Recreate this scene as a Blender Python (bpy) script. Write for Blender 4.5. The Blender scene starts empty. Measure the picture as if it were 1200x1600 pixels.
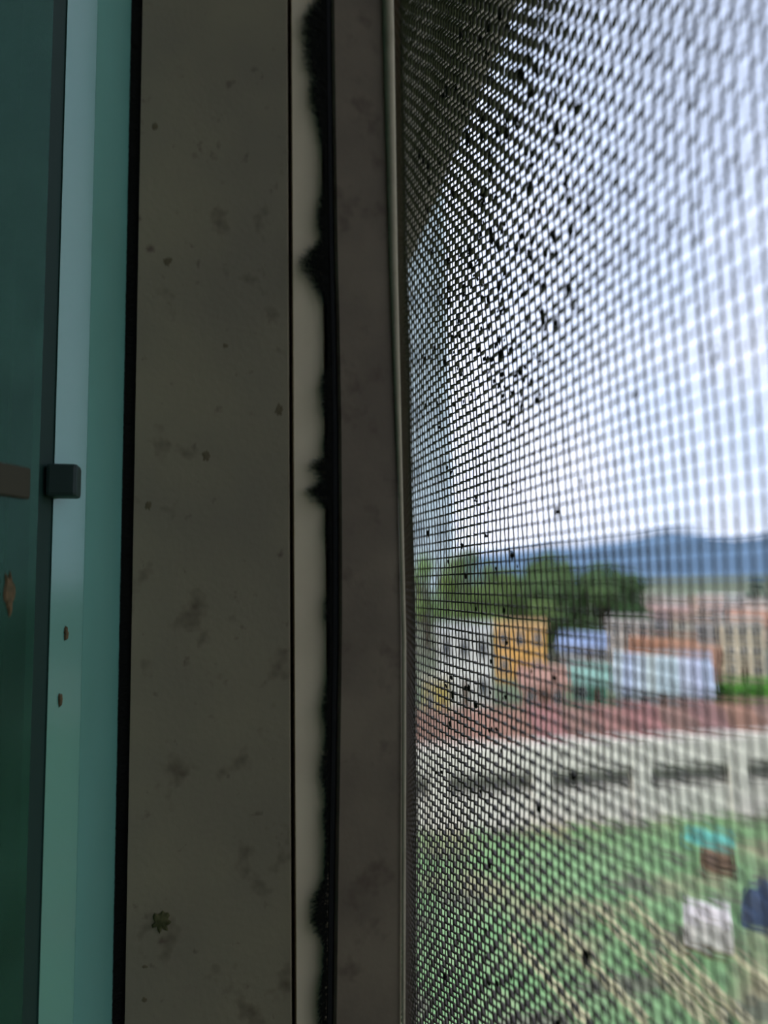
import bpy, bmesh, math, random
import numpy as np
from mathutils import Vector, Matrix
random.seed(7)
rng = np.random.default_rng(7)
scene = bpy.context.scene
COL = scene.collection
R = math.radians

# ------------------------------------------------------------------ camera
# X = outdoors, Y = along the window towards the jamb, Z = up (metres)
F_PX, CZ = 1110.0, 1.4
PSI, PIT, ROL = R(14.0), R(5.66), R(1.0)
CAM = Vector((0, 0, CZ))
FW = Vector((math.sin(PSI)*math.cos(PIT), math.cos(PSI)*math.cos(PIT), math.sin(PIT)))
R0 = Vector((math.cos(PSI), -math.sin(PSI), 0))
U0 = R0.cross(FW)
RT = R0*math.cos(ROL) - U0*math.sin(ROL)
UP = U0*math.cos(ROL) + R0*math.sin(ROL)
cam_d = bpy.data.cameras.new('camera')
cam = bpy.data.objects.new('camera', cam_d)
COL.objects.link(cam)
cam.matrix_world = Matrix(((RT.x, UP.x, -FW.x, CAM.x), (RT.y, UP.y, -FW.y, CAM.y),
                           (RT.z, UP.z, -FW.z, CAM.z), (0, 0, 0, 1)))
cam_d.sensor_fit = 'VERTICAL'
cam_d.sensor_height = 7.2
cam_d.lens = 7.2*F_PX/1600.0
cam_d.clip_start = 0.002
cam_d.clip_end = 20000
cam_d.dof.use_dof = True
cam_d.dof.focus_distance = 0.109
cam_d.dof.aperture_fstop = cam_d.lens/2.5      # a 2.5 mm tall entrance pupil,
cam_d.dof.aperture_ratio = 2.1                 # narrowed sideways (cat's-eye blur of the small lens)
scene.camera = cam

# ------------------------------------------------------------------ sky and sun
world = bpy.data.worlds.new('sky')
scene.world = world
world.use_nodes = True
wn, wl = world.node_tree.nodes, world.node_tree.links
wn.clear()
w_out = wn.new('ShaderNodeOutputWorld'); w_bg = wn.new('ShaderNodeBackground')
w_tc = wn.new('ShaderNodeTexCoord'); w_sep = wn.new('ShaderNodeSeparateXYZ')
w_ramp = wn.new('ShaderNodeValToRGB'); w_noise = wn.new('ShaderNodeTexNoise')
w_mix = wn.new('ShaderNodeMix'); w_mix.data_type = 'RGBA'
w_cr = wn.new('ShaderNodeValToRGB')
wl.new(w_tc.outputs['Generated'], w_sep.inputs[0])
wl.new(w_sep.outputs['Z'], w_ramp.inputs[0])
w_ramp.color_ramp.elements[0].position = 0.0
w_ramp.color_ramp.elements[0].color = (.55, .655, .85, 1)
w_ramp.color_ramp.elements[1].position = 0.5
w_ramp.color_ramp.elements[1].color = (.56, .65, .86, 1)
wl.new(w_tc.outputs['Generated'], w_noise.inputs['Vector'])
w_noise.inputs['Scale'].default_value = 2.6
w_noise.inputs['Detail'].default_value = 4
w_cr.color_ramp.elements[0].position = .38; w_cr.color_ramp.elements[1].position = .68
wl.new(w_noise.outputs['Fac'], w_cr.inputs[0])
wl.new(w_cr.outputs['Color'], w_mix.inputs['Factor'])
wl.new(w_ramp.outputs['Color'], w_mix.inputs['A'])
w_mix.inputs['B'].default_value = (.72, .745, .86, 1)
wl.new(w_mix.outputs['Result'], w_bg.inputs['Color'])
w_bg.inputs['Strength'].default_value = 1.9
wl.new(w_bg.outputs[0], w_out.inputs['Surface'])

sun_d = bpy.data.lights.new('sun', 'SUN')
sun_d.energy = 1.2; sun_d.angle = R(8); sun_d.color = (1, .96, .88)
sun = bpy.data.objects.new('sun', sun_d)
COL.objects.link(sun)
sun.rotation_euler = Vector((0.62, 0.15, -0.9)).to_track_quat('-Z', 'Y').to_euler()   # from behind the house

scene.view_settings.view_transform = 'Standard'
scene.view_settings.look = 'None'
scene.view_settings.exposure = 0.0
scene.view_settings.gamma = 1.0
scene.view_settings.use_curve_mapping = False
scene.cycles.transparent_max_bounces = 12

# ------------------------------------------------------------------ helpers
def ray(x, y):
    return FW + RT*((x-600)/F_PX) + UP*((800-y)/F_PX)
GZ = -4.6
def at(x, y, depth):                     # point seen at a pixel at a camera depth
    return CAM + ray(x, y)*depth
def ground(x, y, z=GZ):                  # point of the ground seen at a pixel
    d = ray(x, y)
    return CAM + d*((z-CZ)/d.z)
def xat(px, Y):                          # X of the vertical line seen at column px at distance Y
    return Y*math.tan(math.atan((px-600)/F_PX)+PSI)
def zat(py, depth):                      # height of row py at a depth (near the middle columns)
    return (CAM + ray(600, py)*depth).z

def tag(o, label=None, cat=None, group=None, kind=None):
    if label: o['label'] = label
    if cat: o['category'] = cat
    if group: o['group'] = group
    if kind: o['kind'] = kind
    return o
def link_mesh(name, me, m=None, parent=None, smooth=False):
    if m is not None: me.materials.append(m)
    o = bpy.data.objects.new(name, me)
    COL.objects.link(o)
    if parent is not None:
        o.parent = parent
    if smooth:
        me.shade_smooth()
    return o
def from_data(name, vs, fs, m=None, parent=None, smooth=False):
    me = bpy.data.meshes.new(name)
    me.from_pydata([tuple(v) for v in vs], [], fs)
    me.update()
    return link_mesh(name, me, m, parent, smooth)
def from_np(name, V, Q, m=None, parent=None, smooth=True):
    me = bpy.data.meshes.new(name)
    V = np.ascontiguousarray(V, dtype=np.float32); Q = np.ascontiguousarray(Q, dtype=np.int32)
    k = Q.shape[1]
    me.vertices.add(len(V)); me.vertices.foreach_set('co', V.ravel())
    me.loops.add(Q.size); me.loops.foreach_set('vertex_index', Q.ravel())
    me.polygons.add(len(Q))
    me.polygons.foreach_set('loop_start', np.arange(0, Q.size, k, dtype=np.int32))
    me.update(calc_edges=True)
    return link_mesh(name, me, m, parent, smooth)
def box_bm(bm, x0, x1, y0, y1, z0, z1):
    mt = Matrix.Translation(((x0+x1)/2, (y0+y1)/2, (z0+z1)/2)) @ Matrix.Diagonal((x1-x0, y1-y0, z1-z0, 1))
    return bmesh.ops.create_cube(bm, size=1.0, matrix=mt)
def finish(name, bm, m, parent=None, smooth=False):
    me = bpy.data.meshes.new(name)
    bm.normal_update(); bm.to_mesh(me); bm.free()
    return link_mesh(name, me, m, parent, smooth)
def box(name, x0, x1, y0, y1, z0, z1, m, parent=None, bevel=0.0, seg=2):
    bm = bmesh.new(); box_bm(bm, x0, x1, y0, y1, z0, z1)
    if bevel:
        bmesh.ops.bevel(bm, geom=bm.edges[:], offset=bevel, segments=seg, affect='EDGES', profile=.6)
    return finish(name, bm, m, parent)
def empty(name, loc=(0, 0, 0), rz=0.0):
    o = bpy.data.objects.new(name, None)
    COL.objects.link(o); o.location = loc; o.rotation_euler = (0, 0, rz); o.empty_display_size = .1
    return o
def prism_xy(name, pts, z0, z1, m, parent=None, bend=None, nz=1, smooth=False):
    """closed outline in the XY plane extruded along Z, optionally bent: bend(z) -> dX"""
    n = len(pts); vs = []; fs = []
    for k in range(nz+1):
        z = z0+(z1-z0)*k/nz
        dx = bend(z) if bend else 0.0
        vs += [(p[0]+dx, p[1], z) for p in pts]
    for k in range(nz):
        for i in range(n):
            j = (i+1) % n
            fs.append((k*n+i, k*n+j, (k+1)*n+j, (k+1)*n+i))
    fs.append(tuple(range(n-1, -1, -1))); fs.append(tuple(nz*n+i for i in range(n)))
    o = from_data(name, vs, fs, m, parent)
    bm = bmesh.new(); bm.from_mesh(o.data); bmesh.ops.recalc_face_normals(bm, faces=bm.faces[:]); bm.to_mesh(o.data); bm.free()
    if smooth: o.data.shade_smooth()
    return o

# ------------------------------------------------------------------ materials
def mat(name, color, rough=.6, metal=0.0, spec=.5, var=None, vscale=30, spots=None, bump=0.0, bscale=200, coat=0.0):
    m = bpy.data.materials.new(name); m.use_nodes = True
    nt = m.node_tree; p = nt.nodes['Principled BSDF']
    p.inputs['Base Color'].default_value = (*color, 1)
    p.inputs['Roughness'].default_value = rough
    p.inputs['Metallic'].default_value = metal
    p.inputs['Specular IOR Level'].default_value = spec
    p.inputs['Coat Weight'].default_value = coat
    tc = nt.nodes.new('ShaderNodeTexCoord')
    src = None
    if var:
        n = nt.nodes.new('ShaderNodeTexNoise'); n.inputs['Scale'].default_value = vscale; n.inputs['Detail'].default_value = 6
        nt.links.new(tc.outputs['Object'], n.inputs['Vector'])
        r = nt.nodes.new('ShaderNodeValToRGB')
        r.color_ramp.elements[0].position = .34; r.color_ramp.elements[1].position = .66
        r.color_ramp.elements[0].color = (*color, 1); r.color_ramp.elements[1].color = (*var, 1)
        nt.links.new(n.outputs['Fac'], r.inputs[0]); src = r.outputs['Color']
    if spots:                               # (colour, scale, threshold): stains with a shape of their own
        for (sc_, scale, th, soft) in spots:
            n = nt.nodes.new('ShaderNodeTexNoise'); n.inputs['Scale'].default_value = scale
            n.inputs['Detail'].default_value = 3; n.inputs['Roughness'].default_value = .55
            nt.links.new(tc.outputs['Object'], n.inputs['Vector'])
            r = nt.nodes.new('ShaderNodeValToRGB')
            r.color_ramp.elements[0].position = th; r.color_ramp.elements[1].position = th+soft
            nt.links.new(n.outputs['Fac'], r.inputs[0])
            mx = nt.nodes.new('ShaderNodeMix'); mx.data_type = 'RGBA'
            nt.links.new(r.outputs['Color'], mx.inputs['Factor'])
            if src is not None: nt.links.new(src, mx.inputs['A'])
            else: mx.inputs['A'].default_value = (*color, 1)
            mx.inputs['B'].default_value = (*sc_, 1)
            src = mx.outputs['Result']
    if src is not None: nt.links.new(src, p.inputs['Base Color'])
    if bump:
        n = nt.nodes.new('ShaderNodeTexNoise'); n.inputs['Scale'].default_value = bscale; n.inputs['Detail'].default_value = 5
        nt.links.new(tc.outputs['Object'], n.inputs['Vector'])
        b = nt.nodes.new('ShaderNodeBump'); b.inputs['Strength'].default_value = bump; b.inputs['Distance'].default_value = .2/bscale
        nt.links.new(n.outputs['Fac'], b.inputs['Height']); nt.links.new(b.outputs['Normal'], p.inputs['Normal'])
    return m

SP = [((.13, .095, .06), 130, .62, .16), ((.13, .085, .06), 330, .66, .14)]
M_STILE = mat('bronze_aluminium', (.30, .245, .16), .55, 0, .3, var=(.25, .205, .142), vscale=45, spots=SP, bump=.25, bscale=900)
M_SCRFR = mat('screen_aluminium', (.27, .205, .145), .6, 0, .25, var=(.20, .15, .11), vscale=70, spots=[((.14, .095, .07), 160, .58, .2)], bump=.2, bscale=900)
M_CREAM = mat('daylit_cream', (.86, .69, .49), .55, 0, .3, var=(.77, .61, .43), vscale=60, spots=[((.30, .25, .18), 120, .66, .14)])  # lightened: the daylight falling on the strip is in this colour
M_BLACK = mat('black_rubber', (.012, .012, .012), .8, 0, .2)
M_PILE = mat('black_pile', (.014, .014, .012), .9, 0, .1)
M_CORD = mat('spline_cord', (.50, .42, .30), .75, 0, .2, var=(.42, .35, .25), vscale=120)
M_WIRE = mat('screen_wire', (.062, .049, .034), .6, 0, .25, var=(.100, .080, .056), vscale=500)
M_DUST = mat('caught_dust', (.055, .048, .036), .95, 0, .1, var=(.03, .026, .02), vscale=900)
M_FLECK = mat('dirt_fleck', (.05, .05, .02), .9, 0, .1, var=(.12, .11, .05), vscale=900)
M_FLAKE = mat('brown_flake', (.16, .10, .05), .8, 0, .2, var=(.08, .06, .03), vscale=1500)
M_SPOT = mat('faint_spot', (.13, .10, .055), .8, 0, .2, var=(.17, .13, .08), vscale=900)
M_STRIP = mat('teal_strip', (.135, .34, .29), .38, 0, .4, var=(.12, .30, .245), vscale=25)
M_MIRROR = mat('teal_mirror', (.115, .29, .24), .14, .06, .9)
M_SEAL = mat('dark_seal', (.012, .035, .028), .5, 0, .3)
M_WALL = mat('plaster', (.62, .60, .55), .8, 0, .2, var=(.56, .54, .5), vscale=3)
M_FLOOR = mat('floor_tile', (.30, .24, .18), .5, 0, .4, var=(.25, .2, .15), vscale=4)
M_WOODD = mat('dark_bracket', (.26, .22, .16), .8, 0, .2, var=(.20, .17, .125), vscale=18, bump=.3, bscale=60)

def glass_mat():                             # dusty green tinted glass
    m = bpy.data.materials.new('green_glass'); m.use_nodes = True
    nt = m.node_tree; nt.nodes.clear()
    N_ = nt.nodes.new; L_ = nt.links.new
    out = N_('ShaderNodeOutputMaterial')
    tr = N_('ShaderNodeBsdfTransparent'); tr.inputs[0].default_value = (.40, .72, .60, 1)
    df = N_('ShaderNodeBsdfDiffuse'); df.inputs[0].default_value = (.06, .17, .12, 1)
    gl = N_('ShaderNodeBsdfGlossy'); gl.inputs['Roughness'].default_value = .16; gl.inputs[0].default_value = (.30, .52, .43, 1)
    tc = N_('ShaderNodeTexCoord'); no = N_('ShaderNodeTexNoise'); no.inputs['Scale'].default_value = 140; no.inputs['Detail'].default_value = 5
    mr = N_('ShaderNodeMapRange'); mr.inputs['From Min'].default_value = .35; mr.inputs['From Max'].default_value = .75
    mr.inputs['To Min'].default_value = .22; mr.inputs['To Max'].default_value = .38
    L_(tc.outputs['Object'], no.inputs['Vector']); L_(no.outputs['Fac'], mr.inputs['Value'])
    m1 = N_('ShaderNodeMixShader'); L_(mr.outputs[0], m1.inputs[0]); L_(tr.outputs[0], m1.inputs[1]); L_(df.outputs[0], m1.inputs[2])
    fr = N_('ShaderNodeFresnel'); fr.inputs['IOR'].default_value = 1.45
    mx = N_('ShaderNodeMixShader')
    L_(fr.outputs[0], mx.inputs[0]); L_(m1.outputs[0], mx.inputs[1]); L_(gl.outputs[0], mx.inputs[2])
    L_(mx.outputs[0], out.inputs[0])
    return m
M_GLASS = glass_mat()

# ------------------------------------------------------------------ the room and the wall with the window
YJ = 0.1345                                # the jamb-side line of sash and screen
WZ0, WZ1, WY0, WY1 = .85, 2.05, -.90, .175   # the opening
def struct(o): o['kind'] = 'structure'; return o
wl_o = bmesh.new()
box_bm(wl_o, -.10, .045, WY1, 2.6, -.0, 2.6)
box_bm(wl_o, -.10, .045, -2.4, WY0, 0, 2.6)
box_bm(wl_o, -.10, .045, WY0, WY1, 0, WZ0)
box_bm(wl_o, -.10, .045, WY0, WY1, WZ1, 2.6)
box_bm(wl_o, -.10, .045, -2.4, 2.6, GZ, -.1)
struct(finish('wall_window', wl_o, M_WALL))
struct(box('floor', -3.6, .045, -2.4, 2.6, -.1, 0, M_FLOOR))
struct(box('ceiling', -3.6, .045, -2.4, 2.6, 2.6, 2.7, M_WALL))
struct(box('wall_back', -3.7, -3.6, -2.5, 2.7, 0, 2.7, M_WALL))
struct(box('wall_far', -3.6, .045, 2.6, 2.7, 0, 2.7, M_WALL))
struct(box('wall_near', -3.6, .045, -2.5, -2.4, 0, 2.7, M_WALL))
win = empty('window_1', (0, 0, WZ0)); struct(win)
def wpart(name, *a, m=M_STILE, bevel=.0008):
    o = box(name, *a, m); o.parent = win; o.matrix_parent_inverse = Matrix.Translation((0, 0, -WZ0)); return o
wpart('frame_jamb', -.055, .0362, .163, WY1, WZ0, WZ1)
wpart('frame_jamb', -.055, .040, WY0, WY0+.03, WZ0, WZ1)
wpart('frame_head', -.055, .040, WY0+.03, .163, WZ1-.03, WZ1)
wpart('frame_sill', -.055, .040, WY0+.03, .163, WZ0, WZ0+.03)
tag(win, 'bronze aluminium window frame set in the plastered wall')
SZ0, SZ1 = WZ0+.03, WZ1-.03

# pale strip of the frame showing between the sash and the screen, with dark grooves at both sides
trim = prism_xy('trim_1', [(xat(459, YJ), .1355), (xat(459.5, YJ), .1350), (xat(508, YJ), .1350), (xat(512, YJ), .1362),
                          (xat(512, YJ), .163), (xat(459, YJ), .163)], SZ0, SZ1, M_CREAM)
tag(trim, 'cream strip of the frame, lightened as if daylit, in the gap beside the black brush', kind='structure')

# ------------------------------------------------------------------ fibres of brush pile
def fibres(name, n, root, tip, zr, r, m, parent, seg=3):
    """thin tapering hairs; root(z, k) and tip(z, k) give XY"""
    zs = rng.uniform(zr[0], zr[1], n)
    V = []; Q = []
    base = 0
    ring = np.array([[math.cos(a), math.sin(a)] for a in (0.3, 2.4, 4.5)])
    for k in range(n):
        z = zs[k]; a = np.array(root(z, k)); b = np.array(tip(z, k))
        dz = rng.normal(0, .0005); curl = rng.normal(0, .00035)
        for i in range(seg+1):
            t = i/seg
            c = a+(b-a)*t
            rad = r*(1-.75*t)
            zz = z+dz*t*t+curl*math.sin(t*3.0)
            for q in ring:
                V.append((c[0], c[1]+q[0]*rad, zz+q[1]*rad))
        for i in range(seg):
            for q in range(3):
                p = (q+1) % 3
                Q.append((base+i*3+q, base+i*3+p, base+(i+1)*3+p, base+(i+1)*3+q))
        base += (seg+1)*3
    o = from_np(name, np.array(V), np.array(Q), m, parent)
    o['kind'] = 'stuff'
    return o
ZD0, ZD1 = CZ-.135, CZ+.165                 # the stretch of window close to the camera

# ------------------------------------------------------------------ glazed sliding sash
sash = empty('sliding_sash', (0, 0, 0))
tag(sash, 'glazed sliding sash with green tinted glass and wide brown-grey stile', 'window sash')
XG = xat(187.5, YJ)                           # outer face of the glass
prism_xy('stile', [(xat(206, YJ), YJ+.0008), (xat(206.8, YJ), YJ), (xat(450, YJ), YJ), (xat(452, YJ), YJ+.0004), (xat(453, YJ), YJ+.0012),
                   (xat(453, YJ), .163), (xat(206, YJ), .163)], SZ0, SZ1, M_STILE, sash)
box('gasket', XG, xat(206, YJ)-.0001, YJ+.0006, .163, SZ0, SZ1, M_BLACK, sash)
PA, P2 = (-.01498, .1335), (-.01754, .112)
P1 = (P2[0]-.5*.00661, P2[1]-.866*.00661)
P3 = (-.02144, .100)
D12 = (math.sin(R(27)), math.cos(R(27)))
P4 = (P3[0]-.09*D12[0], P3[1]-.09*D12[1])
N12 = (D12[1], -D12[0])
prism_xy('glazing_strip', [PA, P2, (P2[0]-.0035, P2[1]+.002), (PA[0]-.0045, PA[1]+.02), (PA[0]-.0002, PA[1]+.02)], SZ0, SZ1, M_STRIP, sash)
prism_xy('mirror_strip', [P1, (P2[0]-.00002, P2[1]-.00002), (P2[0]-.0036, P2[1]+.0018), (P1[0]-.0034, P1[1]+.004)], SZ0, SZ1, M_MIRROR, sash)  # added strip, tilted so that it mirrors the bright outdoors
prism_xy('edge_seal', [(P1[0]-.0001, P1[1]+.0004), (P1[0]-.0033, P1[1]+.004), (P3[0]-.005, P3[1]+.006), (P3[0]-.0012, P3[1]+.0012)], SZ0, SZ1, M_SEAL, sash)
prism_xy('glass_pane', [P3, P4, (P4[0]-N12[0]*.005, P4[1]-N12[1]*.005), (P3[0]-N12[0]*.005, P3[1]-N12[1]*.005)], SZ0, SZ1, M_GLASS, sash)
fibres('pile', 5200, lambda z, k: (XG+.0018, YJ+.0003+rng.uniform(0, .0006)),
       lambda z, k: (XG-.0001-abs(rng.normal(0, .00016)), YJ-.0002-rng.uniform(0, .0008)), (ZD0, ZD1), .00007, M_PILE, sash, seg=2)
# small stop on the pane, and a block for its mirror image
zb = lambda y, d: (CAM + ray(60, y)*d).z
_q = (P3[0]-.0021*D12[0], P3[1]-.0021*D12[1])
bm = bmesh.new(); zm, zh_ = zb(753, .089), .0020
box_bm(bm, 0, .0006, -.014, .0, -zh_, zh_)
bmesh.ops.bevel(bm, geom=bm.edges[:], offset=.0002, segments=2, affect='EDGES')
bmp = finish('bumper_or_image', bm, mat('bumper_brown', (.05, .043, .026), .7, 0, .2), sash)
bmp.location = (_q[0], _q[1], zm); bmp.rotation_euler = (0, 0, -R(27))
box('bumper_or_image', -.0214, -.0174, .1035, .1072, zb(776, .0968), zb(724, .0968), mat('bumper_image', (.016, .038, .032), .5), sash, bevel=.0005)  # stands in for the stop's reflection in the glass
def fleck(name, x0, x1, y0, y1, pp, nn, mt, parent, thick=.0003):
    bm = bmesh.new(); n = 22; r0 = rng.uniform(.6, 1.1, n)
    def P(i, s, off):
        a = 2*math.pi*i/n
        px = (x0+x1)/2+(x1-x0)/2*math.cos(a)*r0[i]*s; py = (y0+y1)/2+(y1-y0)/2*math.sin(a)*r0[i]*s
        d = ray(px, py)
        p = CAM+d*((Vector((pp[0], pp[1], CZ))-CAM).dot(nn)/d.dot(nn))
        return p+nn*off
    rings = [[bm.verts.new(P(i, s, o)) for i in range(n)] for s, o in ((1, 0.00002), (.8, thick*.8), (.4, thick))]
    for a, b in zip(rings, rings[1:]):
        for i in range(n): bm.faces.new((a[i], a[(i+1) % n], b[(i+1) % n], b[i]))
    bm.faces.new(rings[-1])
    bmesh.ops.recalc_face_normals(bm, faces=bm.faces[:])
    return finish(name, bm, mt, parent)
ND, NB, NJ = Vector((N12[0], N12[1], 0)), Vector((math.cos(R(30)), -math.sin(R(30)), 0)), Vector((0, -1, 0))
fleck('dirt_flake', 5, 23, 888, 966, P3, ND, M_FLAKE, sash)
fleck('dirt_flake', 99, 106, 978, 1004, P2, NB, M_FLAKE, sash)
fleck('dirt_flake', 90, 97, 1082, 1106, P2, NB, M_FLAKE, sash)
fleck('dirt_spot', 236, 268, 1422, 1458, (0, YJ), NJ, M_FLECK, sash, .0004)
for (x, y, w, h) in [(226, 1510, 11, 7), (262, 408, 16, 14), (232, 790, 12, 16), (322, 712, 14, 18), (242, 198, 10, 14), (436, 640, 14, 20), (226, 1562, 9, 9), (352, 540, 10, 8)]:
    fleck('dirt_spot', x-w/2, x+w/2, y-h/2, y+h/2, (0, YJ), NJ, M_SPOT, sash, .00006)

# ------------------------------------------------------------------ insect screen
screen = empty('insect_screen', (0, 0, 0))
tag(screen, 'dusty dark insect screen of fine woven mesh in a thin brown frame', 'insect screen')
DM = .0373                                  # the mesh plane
def pz_of(z): return 910-(z-CZ)/.1396*F_PX    # row of a point on the jamb line
def bow(z):                                 # the stile is bent a little outwards at mid height
    py = pz_of(z)
    px = np.interp(py, [-500, 0, 400, 600, 1000, 1200, 1600, 2200], [0, 0, -2, -1.5, -.5, -5, -15, -30])
    return px/F_PX*.1396
def bow2(z):
    py = pz_of(z)
    px = np.interp(py, [-500, 0, 400, 600, 800, 1000, 1200, 1600, 2200], [-1, -1, 0, 3, 2, 0, -6, -16, -32])
    return px/F_PX*.1396
NZ = 60
def stile_section(name, xa, xb, ya, m, ba, bb, nz=NZ, back=.160):
    vs = []; fs = []
    for k in range(nz+1):
        z = SZ0+(SZ1-SZ0)*k/nz
        a, b = xa+ba(z), xb+bb(z)
        vs += [(a, back, z), (a, ya+.0006, z), (a+.0005, ya, z), (b-.0005, ya, z), (b, ya+.0006, z), (b, back, z)]
    for k in range(nz):
        for i in range(6):
            j = (i+1) % 6
            fs.append((k*6+i, k*6+j, (k+1)*6+j, (k+1)*6+i))
    fs.append((5, 4, 3, 2, 1, 0)); fs.append(tuple(nz*6+i for i in range(6)))
    o = from_data(name, vs, fs, m, screen)
    bm = bmesh.new(); bm.from_mesh(o.data); bmesh.ops.recalc_face_normals(bm, faces=bm.faces[:]); bm.to_mesh(o.data); bm.free()
    return o
Z0s = lambda z: 0.0
stile_section('frame_stile', xat(528, YJ), xat(627, YJ), YJ, M_SCRFR, bow2, bow)
stile_section('brush_channel', xat(515, YJ), xat(527.5, YJ), YJ+.0003, M_BLACK, bow2, bow2)
box('frame_stile', .0240, .0362, -.46, -.445, SZ0, SZ1, M_SCRFR, screen)
box('frame_rail', .0240, .0362, -.445, YJ, SZ0-.0, SZ0+.014, M_SCRFR, screen)
box('frame_rail', .0240, .0362, -.445, YJ, SZ1-.014, SZ1, M_SCRFR, screen)
# spline cord along the stile: a ribbed round cord
def cord():
    V = []; Q = []; ns = 10; n = 900
    zs = np.linspace(CZ-.2, CZ+.25, n)
    for i, z in enumerate(zs):
        py = pz_of(z)
        wpx = np.interp(py, [0, 400, 800, 1600], [18, 13, 7, 5.5])
        r = wpx/2/F_PX*.1396*1.02
        r *= 1+.10*math.sin(z*2*math.pi/.00105)
        x = xat(630, YJ)-r+bow(z)+.00005
        for k in range(ns):
            a = 2*math.pi*k/ns
            V.append((x+r*math.cos(a), YJ-.0004+r*math.sin(a), z))
    for i in range(n-1):
        for k in range(ns):
            Q.append((i*ns+k, i*ns+(k+1) % ns, (i+1)*ns+(k+1) % ns, (i+1)*ns+k))
    return from_np('spline_cord', np.array(V), np.array(Q), M_CORD, screen)
cord()
# brush of black pile in the gap, clumped and uneven
_b = [(0, 30, 40), (65, 28, 42), (135, 20, 35), (190, 6, 30), (330, 12, 40), (420, 34, 22), (395, 22, 20), (450, 12, 16), (605, 12, 22), (640, 8, 20), (735, 30, 14), (772, 34, 16), (700, 8, 25),
      (830, 4, 25), (950, 8, 18), (1090, 8, 30), (1180, 9, 30), (1250, 3, 15), (1365, 18, 20), (1395, 16, 18), (1500, 7, 30), (1560, 10, 30), (1640, 10, 30)]
def plen(z):
    py = pz_of(z)
    return (8+sum(a*math.exp(-((py-c)/s)**2) for c, a, s in _b))/F_PX*.1396
fibres('brush_pile', 12000, lambda z, k: (xat(517, YJ)+bow2(z), YJ+.0002+rng.uniform(-.0004, .0010)),
       lambda z, k: (xat(517, YJ)+bow2(z)-plen(z)*rng.uniform(.55, 1.08), YJ-.0006+rng.uniform(-.0012, .0006)), (ZD0, ZD1), .00008, M_PILE, screen, seg=3)

# woven mesh: every wire runs the full panel; it is woven and wavy in the stretch near the camera
PIT_W, RV, RH, FLAT = .0014, .000102, .000124, 2.3
S0, S1 = -.445, .159
sd0 = -.075
nv = int((S1-S0)/PIT_W); nh = int((SZ1-SZ0-.02)/PIT_W)
sv = S1-.0006-np.arange(nv)*PIT_W
zh = SZ0+.01+np.arange(nh)*PIT_W
def wob(n, amp, per):                        # smooth random wander along a wire
    k = max(4, int(n/per)+3)
    return np.interp(np.arange(n)/per, np.arange(k), rng.normal(0, amp, k))
sheet = lambda s, z: (.00035*np.sin(z*61+.7)*np.sin(s*47+.4)+.0002*np.sin(z*150+s*90))
bow_tab_z = np.linspace(SZ0-.1, SZ1+.1, 600); bow_tab = np.array([bow(z) for z in bow_tab_z])
def lateral(s, z):                           # mesh plane, pulled in where the bent stile pulls it
    b = np.interp(z, bow_tab_z, bow_tab)
    return DM + b*np.clip(1-(YJ-s)/.10, 0, 1.0)**1.3 + sheet(s, z)*np.clip((YJ-s)/.02, 0, 1) + .22*np.clip(s-.127, 0, 1)
def tubes(paths, rads, ns=6):
    V = []; Q = []; base = 0
    ang = np.arange(ns)*2*math.pi/ns
    for P, rr, ax in paths_iter(paths, rads):
        n = len(P)
        if ax == 'z':
            off = np.stack([np.cos(ang), np.sin(ang), 0*ang], 1)
        else:
            off = np.stack([np.cos(ang)*FLAT, 0*ang, np.sin(ang)], 1)   # dust-laden: deeper than tall
        v = P[:, None, :]+off[None]*rr[:, None, None]
        V.append(v.reshape(-1, 3))
        i = np.arange(n-1)[:, None]*ns; k = np.arange(ns)[None]
        k2 = (k+1) % ns
        q = np.stack([base+i+k, base+i+k2, base+i+ns+k2, base+i+ns+k], -1).reshape(-1, 4)
        Q.append(q); base += n*ns
    return np.concatenate(V), np.concatenate(Q)
def paths_iter(paths, rads):
    for (P, ax), r in zip(paths, rads): yield P, r, ax
dz_i = np.where((zh > ZD0) & (zh < ZD1))[0]; ds_i = np.where(sv > sd0)[0]
hv = []; hr = []; vv = []; vr = []
AMP_V, AMP_H = .00004, .00023
jit_s = rng.normal(0, .00007, nv); jit_z = rng.normal(0, .00005, nh)
SEG, SEGH = 1, 4
for j in range(nv):                           # upright wires
    s = sv[j]+jit_s[j]
    if j in set(ds_i) or sv[j] > sd0:
        i0, i1 = dz_i[0], dz_i[-1]
        t = np.arange((i1-i0)*SEG+1)/SEG+i0
        z = zh[0]+t*PIT_W
        x = AMP_V*np.cos(math.pi*(t+j))
        ss = s+wob(len(t), .00007, 9*SEG)+rng.normal(0, .000018, len(t))
        P = np.stack([x, ss, z], 1)
        P = np.concatenate([[[0, s, SZ0+.005]], P, [[0, s, SZ1-.005]]])
        rr = RV*(1+.10*rng.normal(0, 1, len(P))).clip(.75, 1.5)
        P[:, 0] += lateral(P[:, 1], P[:, 2])
    else:
        P = np.array([[0, s, SZ0+.005], [0, s, CZ-.14], [0, s, CZ], [0, s, CZ+.17], [0, s, SZ1-.005]], float)
        P[:, 0] += lateral(P[:, 1], P[:, 2]); rr = np.full(5, RV)
    vv.append((P, 'z')); vr.append(rr)
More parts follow.
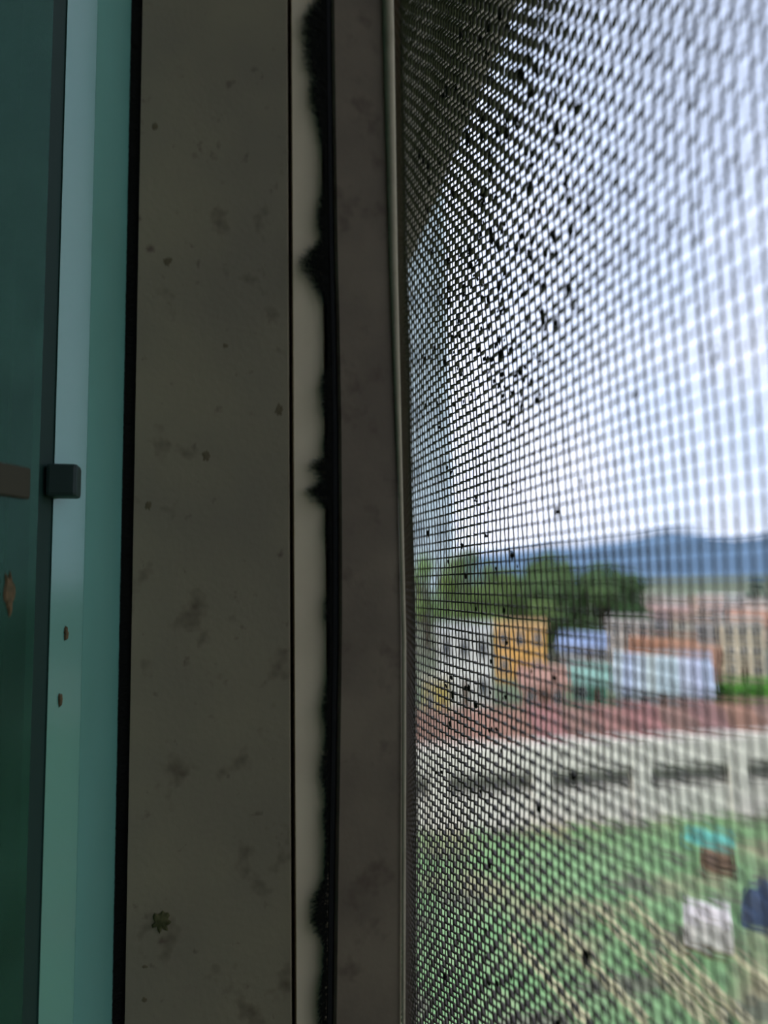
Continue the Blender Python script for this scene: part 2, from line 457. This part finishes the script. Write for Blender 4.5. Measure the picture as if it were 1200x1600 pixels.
for i in range(nh):                           # level wires
    z = zh[i]+jit_z[i]
    if dz_i[0] <= i <= dz_i[-1]:
        j1 = ds_i[-1]
        t = np.arange(j1*SEGH+1)/SEGH
        s = sv[0]-t*PIT_W
        x = -AMP_H*np.cos(math.pi*(i+t))
        zz = z+wob(len(t), .00006, 9*SEGH)+rng.normal(0, .000018, len(t))
        P = np.stack([x, s, zz], 1)
        P = np.concatenate([[[0, S1+.0006, z]], P, [[0, S0-.005, z]]])
        rr = RH*(1+.10*rng.normal(0, 1, len(P))).clip(.8, 1.6)
        P[:, 0] += lateral(P[:, 1], P[:, 2])
    else:
        P = np.array([[0, S1+.0006, z], [0, .07, z], [0, .0, z], [0, S0-.005, z]], float)
        P[:, 0] += lateral(P[:, 1], P[:, 2]); rr = np.full(4, RH)
    hv.append((P, 'y')); hr.append(rr)
V, Q = tubes(vv, vr); o = from_np('upright_wires', V, Q, M_WIRE, screen); o['kind'] = 'stuff'
V, Q = tubes(hv, hr); o = from_np('level_wires', V, Q, M_WIRE, screen); o['kind'] = 'stuff'
# dust caught in the mesh
def lump(c, r, sq):
    bm = bmesh.new(); bmesh.ops.create_icosphere(bm, subdivisions=1, radius=1)
    for v in bm.verts:
        v.co = Vector(c)+Vector((v.co.x*sq[0], v.co.y*sq[1], v.co.z*sq[2]))*r*random.uniform(.55, 1.25)
    vs = [tuple(v.co) for v in bm.verts]; fs = [tuple(v.index for v in f.verts) for f in bm.faces]; bm.free()
    return vs, fs
def mesh_hit(px, py):
    d = ray(px, py); t = DM/d.x
    p = CAM+d*t
    return p
DV = []; DF = []
def add_dust(px, py, rpx, st=(1, 1, 1)):
    p = mesh_hit(px, py)
    if p.y > YJ-.001: return
    r = rpx*(p-CAM).dot(FW)/F_PX
    x = float(lateral(np.array([p.y]), np.array([p.z]))[0])
    vs, fs = lump((x-.0001, p.y, p.z), r, (.45*st[0], 1.15*st[1], 1*st[2]))
    b = len(DV); DV.extend(vs); DF.extend([tuple(i+b for i in f) for f in fs])
for (px, py, r) in [(1022, 80, 10), (835, 262, 8), (884, 292, 8), (926, 325, 9), (862, 190, 8), (820, 118, 9), (838, 150, 8), (795, 40, 8), (770, 88, 7), (848, 96, 8),
                    (808, 190, 7), (880, 225, 6), (785, 488, 7), (782, 530, 6), (742, 420, 6), (720, 525, 6), (754, 410, 5), (812, 460, 6), (760, 300, 6), (790, 350, 6), (735, 250, 6),
                    (845, 330, 7), (870, 400, 7), (900, 480, 7), (780, 600, 6), (795, 655, 6), (760, 560, 6), (703, 735, 5), (718, 852, 5), (760, 835, 5), (793, 860, 5), (742, 778, 5),
                    (730, 1075, 6), (785, 1090, 5), (790, 1003, 5), (690, 1205, 5), (765, 1140, 6), (1055, 355, 9), (950, 420, 8), (1000, 620, 8), (1120, 560, 8), (985, 300, 8)]:
    for q in range(3):
        add_dust(px+rng.normal(0, r*.6), py+rng.normal(0, r*.5), r*rng.uniform(.5, .85))
for k in range(230):
    px = rng.triangular(640, 770, 930); py = rng.choice([rng.uniform(-20, 640), rng.uniform(0, 620), rng.uniform(0, 660), rng.uniform(300, 1600)])
    p = mesh_hit(px, py)
    if p.y > YJ-.001: continue
    s_ = sv[0]-(round((sv[0]-p.y)/PIT_W-.5)+.5)*PIT_W; z_ = zh[0]+(round((p.z-zh[0])/PIT_W-.5)+.5)*PIT_W
    x_ = float(lateral(np.array([s_]), np.array([z_]))[0])
    big = rng.uniform(.35, .95)
    vs, fs = lump((x_, s_+rng.normal(0, .0002), z_+rng.normal(0, .0002)), .0007*big, (.30, 1.0, rng.uniform(.8, 1.3)))
    b_ = len(DV); DV.extend(vs); DF.extend([tuple(i+b_ for i in f) for f in fs])
o = from_data('caught_dust', DV, DF, M_DUST, screen, True); o['kind'] = 'stuff'

# ------------------------------------------------------------------ outside: bracket and eave of this house
def bracket():
    Y0, Y1 = .36, .39
    def pt(px, py):
        d = ray(px, py); return CAM+d*(Y0/d.y)
    a, b = pt(640, 415), pt(812, 0)
    k = (b.z-a.z)/(b.x-a.x)
    zw = a.z+k*(.045-a.x); top = 2.3; xt = a.x+(top-a.z)/k
    pts = [(.045, zw), (xt, top), (xt+.05, top+.0), (xt+.05, top+.10), (.045, top+.10)]
    vs = [(p[0], Y0, p[1]) for p in pts]+[(p[0], Y1, p[1]) for p in pts]
    n = len(pts)
    fs = [tuple(range(n)), tuple(range(2*n-1, n-1, -1))]+[(i, i+n, (i+1) % n+n, (i+1) % n) for i in range(n)]
    o = from_data('wall_fin', vs, fs, M_WOODD)
    tag(o, 'dark sloping fin of the outside wall, seen through the top of the mesh', 'wall fin')
bracket()

# ------------------------------------------------------------------ outside: ground, far hills
M_LAWN = mat('lawn', (.18, .34, .14), .9, 0, .1, var=(.26, .40, .19), vscale=.9, spots=[((.32, .29, .17), .45, .50, .14), ((.13, .20, .09), 1.1, .60, .12)])
M_EARTH = mat('town_ground', (.19, .18, .13), .95, 0, .1, var=(.13, .19, .10), vscale=.03)
def quad(name, pts, m):
    return from_data(name, pts, [tuple(range(len(pts)))], m)
g = from_data('ground', [(-400, -900, GZ-.02), (6000, -900, GZ-.02), (6000, 6000, GZ-.02), (-400, 6000, GZ-.02)], [(0, 1, 2, 3)], M_EARTH)
tag(g, 'flat open ground under the town', kind='structure')
WA, WB = ground(850, 1287), ground(1196, 1268)         # foot of the boundary wall
wd = (WB-WA).normalized(); wn_ = Vector((-wd.y, wd.x, 0))
if wn_.dot(CAM-WA) < 0: wn_ = -wn_                      # towards the house
N = 80
lv = []; lf = []
La, Lb = WA-wd*16, WB+wd*30
for i in range(N+1):
    for j in range(N+1):
        p = La.lerp(Lb, i/N); q = p+wn_*24*(j/N)
        if q.x < .3: q.x = .3
        lv.append((q.x, q.y, GZ+.04*math.sin(i*1.3)*math.sin(j*.9)+rng.normal(0, .012)))
for i in range(N):
    for j in range(N): lf.append((i*(N+1)+j, (i+1)*(N+1)+j, (i+1)*(N+1)+j+1, i*(N+1)+j+1))
lawn = from_data('lawn', lv, lf, M_LAWN, None, True)
tag(lawn, 'bright green lawn between the house and the white boundary wall', kind='structure')

M_MTN = mat('hazed_mountain', (.12, .19, .27), .95, 0, 0, var=(.15, .225, .31), vscale=.004)  # blue distance haze is mixed into the base colour
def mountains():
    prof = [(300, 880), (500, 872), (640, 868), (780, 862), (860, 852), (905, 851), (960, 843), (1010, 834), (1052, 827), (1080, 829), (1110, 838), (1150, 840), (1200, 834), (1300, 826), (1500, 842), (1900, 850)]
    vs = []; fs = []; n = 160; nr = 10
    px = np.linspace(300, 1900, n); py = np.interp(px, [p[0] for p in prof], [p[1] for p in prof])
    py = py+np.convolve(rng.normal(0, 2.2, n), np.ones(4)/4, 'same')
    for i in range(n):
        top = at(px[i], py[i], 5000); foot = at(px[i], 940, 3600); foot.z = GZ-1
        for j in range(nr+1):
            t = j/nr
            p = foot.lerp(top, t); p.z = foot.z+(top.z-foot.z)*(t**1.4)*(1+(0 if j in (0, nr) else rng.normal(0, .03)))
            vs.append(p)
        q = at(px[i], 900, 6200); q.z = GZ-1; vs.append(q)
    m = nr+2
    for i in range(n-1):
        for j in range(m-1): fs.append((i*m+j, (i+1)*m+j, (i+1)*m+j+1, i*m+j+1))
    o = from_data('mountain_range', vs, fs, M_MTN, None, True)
    tag(o, 'long haze-blue mountain range on the horizon behind the town', 'mountain')
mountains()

# ------------------------------------------------------------------ boundary wall
M_WHITE = mat('wall_white', (.88, .79, .67), .8, 0, .2, var=(.78, .70, .59), vscale=1.5)
M_DARKG = mat('gap_darkness', (.20, .19, .16), .9, 0, .1)
wang = math.atan2(wd.y, wd.x)
def boundary():
    L0, L1 = -14.0, (WB-WA).length+26
    e = empty('boundary_wall', WA, wang)
    tag(e, 'white garden wall with a dark open band between its coping and plinth', 'wall')
    sgn = 1 if Vector((-math.sin(wang), math.cos(wang), 0)).dot(wn_) > 0 else -1
    yy = lambda a, b: (min(a*sgn, b*sgn), max(a*sgn, b*sgn))
    box('plinth', L0, L1, *yy(-.12, .12), -.1, .78, M_WHITE, e, bevel=.02)
    box('coping', L0, L1, *yy(-.16, .16), 1.28, 1.98, M_WHITE, e, bevel=.03)
    box('dark_backing', L0, L1, *yy(-.09, -.05), .78, 1.28, M_DARKG, e)  # dark colour stands in for the darkness behind the openings
    d = (ground(1003, 1279)-WA).dot(wd); d2 = (ground(1155, 1271)-WA).dot(wd)
    st = d2-d; k = -6
    while d+k*st < L1:
        x = d+k*st
        if x > L0: box('pier', x-.24, x+.24, *yy(-.04, .17), -.1, 1.96, M_WHITE, e, bevel=.02)
        k += 1
boundary()

# ------------------------------------------------------------------ buildings
def cmat(c, rough=.85): return mat('paint', c, rough, 0, .2, var=tuple(v*.88 for v in c), vscale=.8)
M_PANE = mat('window_pane', (.05, .065, .08), .15, 0, .6)
M_DOOR = mat('door_brown', (.12, .07, .04), .7)
_rm = {}
def rmat(c):
    if c not in _rm: _rm[c] = cmat(c)
    return _rm[c]
def gable(e, w, d, h0, h1, over, mt, nsheet=0):
    """roof with its ridge along local x"""
    if nsheet:
        for s in (-1, 1):
            for k in range(nsheet):
                xa, xb = -w/2-over+(w+2*over)*k/nsheet, -w/2-over+(w+2*over)*(k+1)/nsheet-.03
                dz = random.uniform(-.015, .015)
                vs = []
                for (yy, zz) in ((s*(d/2+over), h0-over*(h1-h0)/(d/2)), (0, h1)):
                    for x in (xa, xb):
                        vs.append((x, yy, zz+dz)); vs.append((x, yy, zz+dz+.05))
                fs = [(1, 3, 7, 5), (0, 4, 6, 2), (0, 2, 3, 1), (4, 5, 7, 6), (0, 1, 5, 4), (2, 6, 7, 3)]
                from_data('roof_sheet', vs, fs, rmat(tuple(round(c*random.choice((.93, 1, 1.06)), 4) for c in mt)), e)
        return
    hw, hd = w/2+over, d/2+over
    zb_ = h0-over*(h1-h0)/(d/2)
    vs = [(-hw, -hd, zb_), (hw, -hd, zb_), (hw, 0, h1), (-hw, 0, h1), (-hw, hd, zb_), (hw, hd, zb_)]
    vs += [(x, y, z+.12) for x, y, z in vs]
    fs = [(0, 1, 2, 3), (3, 2, 5, 4), (6, 9, 8, 7), (9, 10, 11, 8), (0, 6, 7, 1), (4, 5, 11, 10), (0, 3, 9, 6), (3, 4, 10, 9), (1, 7, 8, 2), (2, 8, 11, 5)]
    from_data('roof', vs, fs, rmat(mt), e)
def house(name, label, px, pyb, wpx, hpx, wall, roof, cat='house', group=None, floors=1, ncol=3, depth=None, flat=False, rise=.3, dist=None, rot=0.0, nsheet=0, pane=None):
    """px, pyb: foot of the middle of the side facing the window; hpx: full height in pixels of the frame"""
    if dist: f = at(px, pyb, dist); f.z = GZ
    else: f = ground(px, pyb)
    dd = (f-CAM).dot(FW); k = dd/F_PX
    w, h = wpx*k, hpx*k
    d = depth or w*.7
    look = math.atan2(f.y, f.x)+rot
    rz = look+math.pi/2+math.pi         # local -y faces the camera
    e = empty(name, f+Vector((math.cos(look), math.sin(look), 0))*d/2, look-math.pi/2)
    tag(e, label, cat, group)
    hw = h if flat else h*(1-rise)
    vs = [(-w/2, -d/2, -.1), (w/2, -d/2, -.1), (w/2, d/2, -.1), (-w/2, d/2, -.1)]
    top = [(x, y, hw) for x, y, z in vs]
    if flat:
        box('walls', -w/2, w/2, -d/2, d/2, -.1, hw, rmat(wall), e)
        box('roof', -w/2-.15, w/2+.15, -d/2-.15, d/2+.15, hw, hw+.25, rmat(roof), e)
    else:
        V = vs+top+[(-w/2, 0, h), (w/2, 0, h)]
        from_data('walls', V, [(0, 1, 5, 4), (1, 2, 6, 9, 5), (2, 3, 7, 6), (3, 0, 4, 8, 7)], rmat(wall), e)
        gable(e, w, d, hw, h+.02, .25, roof, nsheet)
    fh = hw/floors
    for fl in range(floors):
        for c in range(ncol):
            x = -w/2+w*(c+.5)/ncol; ww = w/ncol*.42
            if fl == 0 and c == ncol//2:
                box('door', x-ww*.4, x+ww*.4, -d/2-.05, -d/2+.02, -.05, fh*.72, M_DOOR, e)
            else:
                wo = box('window', x-ww/2-.06, x+ww/2+.06, -d/2-.07, -d/2+.02, fl*fh+fh*.34, fl*fh+fh*.80, rmat((.7, .68, .62)), e)
                box('pane', x-ww/2, x+ww/2, -d/2-.09, -d/2-.065, fl*fh+fh*.38, fl*fh+fh*.76, rmat(pane) if pane else M_PANE, wo)
    return e
# long low shed with a rusty roof just behind the wall
def shed():
    a, b = ground(850, 1208), ground(1196, 1196)
    c = (a+b)/2; dr = (b-a).normalized(); e = empty('long_shed', (c.x, c.y, GZ), math.atan2(dr.y, dr.x))
    tag(e, 'long low shed with reddish brown sheet roof right behind the white wall', 'shed')
    box('walls', -13, 13, -1.8, 1.8, -.1, .95, rmat((.30, .20, .16)), e)
    gable(e, 26, 3.6, 1.0, 2.0, .3, (.30, .165, .125), 26)
shed()
house('low_house', 'long low building with pale blue-grey metal roof behind the rusty shed', 1038, 1112, 138, 78, (.46, .50, .50), (.44, .50, .52), 'building', None, 1, 5, depth=5, rise=.55, nsheet=9)
house('small_shed', 'small green walled shed left of the pale grey roof', 922, 1108, 50, 62, (.12, .30, .20), (.25, .42, .34), 'shed', None, 1, 2, rise=.25)
house('orange_house', 'bright orange two-storey house in front of the dark trees', 815, 1062, 78, 80, (.85, .45, .13), (.80, .50, .22), 'house', None, 2, 3, flat=True)
house('cream_house', 'cream house at the left edge of the mesh, beside the orange one', 728, 1108, 84, 120, (.80, .78, .68), (.70, .70, .66), 'house', None, 2, 3, flat=True)
house('yellow_kiosk', 'small yellow kiosk low at the left edge of the mesh', 683, 1128, 40, 58, (.80, .62, .18), (.55, .5, .35), 'kiosk', None, 1, 2, flat=True)
house('blue_roof_hall', 'flat hall with a blue roof below the dark trees', 912, 1036, 70, 36, (.55, .53, .52), (.30, .38, .56), 'building', None, 1, 4, depth=9, rise=.35)
town = [
 ('pink walled house with brown roof in the middle of the town', 1035, 1062, 90, 62, (.62, .42, .36), (.33, .16, .09), 2),
 ('brick red house just above the right end of the pale grey roof', 1085, 1078, 62, 66, (.48, .24, .15), (.40, .22, .14), 1),
 ('beige flat-roofed block left of the brick red house', 985, 1040, 64, 66, (.58, .50, .42), (.52, .47, .42), 2),
 ('tall cream block near the right edge of the frame', 1165, 1062, 56, 86, (.74, .62, .42), (.62, .58, .5), 3),
 ('grey concrete block left of the tall cream block', 1112, 1050, 44, 70, (.48, .46, .42), (.40, .38, .36), 3),
 ('tan house with a terracotta roof below the far dark trees', 1180, 1008, 70, 52, (.66, .52, .38), (.55, .30, .20), 2),
 ('pale pink block in the second row of the town', 1135, 1000, 54, 50, (.68, .50, .44), (.55, .48, .44), 2),
 ('sand coloured house behind the grey concrete block', 1088, 1014, 56, 46, (.62, .56, .44), (.48, .32, .22), 2),
 ('mauve grey house right of the big dark tree', 1050, 990, 58, 44, (.50, .44, .44), (.40, .26, .22), 2),
 ('whitish house far off under the mountain foot', 1060, 968, 42, 30, (.70, .68, .62), (.60, .52, .46), 1),
 ('far peach house between the whitish house and the dark clump', 1110, 972, 46, 34, (.70, .52, .42), (.52, .34, .26), 1),
 ('far white house at the right frame edge', 1186, 968, 44, 26, (.72, .70, .64), (.6, .5, .42), 1),
 ('far small tan hut above the tail of the dark trees', 1020, 956, 38, 20, (.62, .55, .44), (.45, .35, .28), 1),
 ('far long pale building on the plain', 1130, 948, 70, 15, (.68, .66, .58), (.56, .52, .48), 1),
 ('brick red house left of the small green shed', 852, 1114, 62, 66, (.46, .25, .19), (.42, .24, .18), 1),
]
for (lab, px, pyb, w, h, wc, rc, fl) in town:
    house('town_house', lab, px, pyb, w, h, wc, rc, 'house', 'houses of the town', fl, 3 if w > 50 else 2, flat='block' in lab, rot=random.uniform(-.25, .25))
house('apartment_block', 'tall pale blue-grey apartment block at the left edge of the mesh', 640, 1120, 150, 850, (.62, .72, .75), (.55, .6, .62), 'building', None, 9, 4, flat=True, dist=98, depth=12, pane=(.42, .50, .54))

# ------------------------------------------------------------------ trees
M_TRUNK = mat('bark', (.10, .07, .045), .9)
def leafmat(c): return mat('foliage', c, .8, 0, .15, var=tuple(v*1.7 for v in c), vscale=.5)
def tree(label, px, pyb, wpx, hpx, col, n=14, nleaf=2600, name='broadleaf_tree', dist=None):
    f = ground(px, pyb) if dist is None else at(px, pyb, dist); f.z = GZ
    k = (f-CAM).dot(FW)/F_PX; w, h = wpx*k, hpx*k
    e = empty(name, f); tag(e, label, 'tree', 'trees at the edge of the town')
    bm = bmesh.new(); bmesh.ops.create_cone(bm, cap_ends=True, segments=9, radius1=w*.035+.1, radius2=w*.018+.05, depth=h*.6, matrix=Matrix.Translation((0, 0, h*.3-.1)))
    finish('trunk', bm, M_TRUNK, e)
    V = []; Q = []
    cl = []
    for i in range(n):
        a = rng.uniform(0, 2*math.pi); rr = math.sqrt(rng.uniform(0, 1))*.36*w; z = h*rng.uniform(.22, .80)
        cl.append((rr*math.cos(a), rr*math.sin(a), z-rr/w*h*.30, w*rng.uniform(.12, .20)))
    cl.append((0, 0, h*.78, w*.17)); sz = max(.18, w*.03)
    for i in range(nleaf):
        cx, cy, cz, r = cl[i % len(cl)]
        v = rng.normal(0, 1, 3); v /= np.linalg.norm(v); p = np.array([cx, cy, cz])+v*np.array([r, r, r*h/w*.85 if h < w else r])*rng.uniform(.7, 1.05)
        a = rng.normal(0, 1, 3); a /= np.linalg.norm(a); b = np.cross(a, v+.3*rng.normal(0, 1, 3)); b /= np.linalg.norm(b)
        q = len(V)
        V += [p-a*sz, p+b*sz*.6, p+a*sz, p-b*sz*.6]; Q.append((q, q+1, q+2, q+3))
    o = from_np('foliage', np.array(V), np.array(Q), leafmat(col), e, smooth=False); o['kind'] = 'stuff'
tree('broad dark green tree in the middle of the view, above the orange house', 862, 1006, 220, 150, (.085, .135, .05), 22, 5200)
tree('yellow-green tree at the left edge of the mesh, left of the broad dark tree', 735, 990, 110, 150, (.15, .21, .06), 12, 2600)
tree('dark green tree right of the broad dark tree', 945, 984, 175, 112, (.075, .125, .05), 18, 4200)
tree('bushy olive tree right above the orange house, left of the broad dark tree', 785, 1026, 190, 135, (.11, .16, .05), 18, 4200)
tree('low dark green tree at the right tail of the row', 990, 992, 80, 50, (.07, .14, .05), 10, 1800)
tree('pale lime tree at the far left edge of the mesh', 668, 1012, 100, 165, (.20, .30, .09), 10, 1800)
tree('dark far clump of trees at the right frame edge below the mountains', 1185, 955, 66, 54, (.05, .085, .07), 10, 1600)
# ------------------------------------------------------------------ things on the lawn
def hedge():
    p = ground(1176, 1100); a = math.atan2(wd.y, wd.x); k = (p-CAM).dot(FW)/F_PX
    V = []; Q = []; w = 92*k
    for i in range(2600):
        c = np.array([rng.uniform(-w/2, w/2), rng.uniform(-.8, .8), rng.uniform(.05, 1.0)])
        u = rng.normal(0, 1, 3); u /= np.linalg.norm(u); b = np.cross(u, rng.normal(0, 1, 3)); b /= np.linalg.norm(b)
        q = len(V); V += [c-u*.16, c+b*.1, c+u*.16, c-b*.1]; Q.append((q, q+1, q+2, q+3))
    o = from_np('hedge', np.array(V), np.array(Q), leafmat((.14, .34, .06)), None, smooth=False)
    o.location = (p.x, p.y, GZ); o.rotation_euler = (0, 0, a)
    tag(o, 'bright green hedge at the right edge behind the rusty shed', 'hedge', None, 'stuff')
hedge()
def tarp(name, label, px, py, wpx, dpx, h, c):
    p = ground(px, py); k = (p-CAM).dot(FW)/F_PX; w = wpx*k; d = dpx
    n = 16; vs = []; fs = []
    for i in range(n+1):
        for j in range(n+1):
            u, v = i/n*2-1, j/n*2-1
            z = h*max(0, 1-abs(u)**3)*max(0, 1-abs(v)**3)*(1+.25*math.sin(u*9+v*5))+.05
            vs.append((u*w/2*(1+.06*math.sin(v*7)), v*d/2, z if max(abs(u), abs(v)) < .99 else -.02))
    for i in range(n):
        for j in range(n): fs.append((i*(n+1)+j, (i+1)*(n+1)+j, (i+1)*(n+1)+j+1, i*(n+1)+j+1))
    o = from_data(name, vs, fs, mat('tarp', c, .6, 0, .3), None, True)
    o.location = (p.x, p.y, GZ); o.rotation_euler = (0, 0, math.atan2(p.y, p.x)-math.pi/2)
    tag(o, label, 'tarp')
tarp('tarpaulin', 'turquoise tarp spread on the lawn near the white wall', 1106, 1312, 74, .9, .12, (.12, .42, .33))
tarp('tarpaulin', 'dark blue tarp heap at the right edge beside the pale crate', 1196, 1440, 70, 1.0, .5, (.04, .065, .12))
def logs():
    p = ground(1122, 1360)
    for k, (dx, dz, L) in enumerate([(-.24, .10, .62), (0, .10, .55), (.24, .10, .66), (-.12, .30, .55), (.12, .30, .6)]):
        bm = bmesh.new()
        bmesh.ops.create_cone(bm, cap_ends=True, segments=12, radius1=.10, radius2=.085, depth=L, matrix=Matrix.Rotation(R(90), 4, 'Y'))
        o = finish('log', bm, mat('log_bark', (.20, .12, .07), .9), None)
        o.location = (p.x+dx*math.sin(R(35)), p.y+dx*math.cos(R(35)), GZ+dz); o.rotation_euler = (0, 0, R(-35))
        tag(o, ('bottom log of the small brown pile, nearest its left side', 'bottom log in the middle of the small brown pile', 'bottom log of the small brown pile, at its far side', 'upper log of the small brown pile, on its left side', 'upper log of the small brown pile, on its far side')[k], 'log', 'logs in the pile on the lawn')
logs()
def crate():
    p = ground(1109, 1492); k = (p-CAM).dot(FW)/F_PX; w = 70*k; h = 50*k
    e = empty('water_tank', (p.x, p.y, GZ), math.atan2(p.y, p.x)-math.pi/2)
    tag(e, 'pale boxy water tank standing on the lawn at lower right', 'tank')
    mt = mat('tank_plastic', (.78, .70, .64), .5, 0, .3)
    box('body', -w/2, w/2, 0, w, .06, h, mt, e, bevel=.04, seg=3)
    box('lid', -w*.22, w*.22, w*.28, w*.72, h, h+.05, mt, e, bevel=.015)
    for k2 in (-1, 0, 1): box('rib', k2*w*.3-.02, k2*w*.3+.02, -.015, .02, .12, h-.08, mt, e)
    box('pallet', -w/2-.02, w/2+.02, -.02, w+.02, 0, .06, rmat((.25, .18, .1)), e)
crate()
# dry pale straw rows raked across the near lawn
M_STRAW = mat('straw', (.62, .56, .36), .9, 0, .1, var=(.50, .46, .26), vscale=9)
for k, (xa, ya, xb, yb, lab) in enumerate([
      (800, 1470, 925, 1610, 'leftmost'), (860, 1440, 1015, 1610, 'second from the left'), (938, 1428, 1110, 1610, 'third from the left'), (1030, 1500, 1140, 1610, 'middle one'),
      (985, 1415, 1200, 1640, 'second from the right'), (1150, 1500, 1260, 1590, 'rightmost')]):
    a, b = ground(xa, ya), ground(xb, yb)
    L = (b-a).length; n = int(L/.18); dv = (b-a).normalized(); sd = Vector((-dv.y, dv.x, 0))
    vs = []; fs = []
    for i in range(n+1):
        c = a.lerp(b, i/n)
        wv = .06*(1+.25*math.sin(i*1.7)+.2*rng.normal())
        for (s, z) in ((-1, -.02), (-.5, .07), (0, .10), (.5, .07), (1, -.02)):
            vs.append((c.x+sd.x*s*wv, c.y+sd.y*s*wv, GZ+.05+z+rng.normal(0, .008)))
    for i in range(n):
        for j in range(4): fs.append((i*5+j, (i+1)*5+j, (i+1)*5+j+1, i*5+j+1))
    o = from_data('straw_row', vs, fs, M_STRAW, None, True)
    tag(o, lab+' of the pale raked straw rows across the near lawn', 'straw row', 'raked straw rows on the lawn')
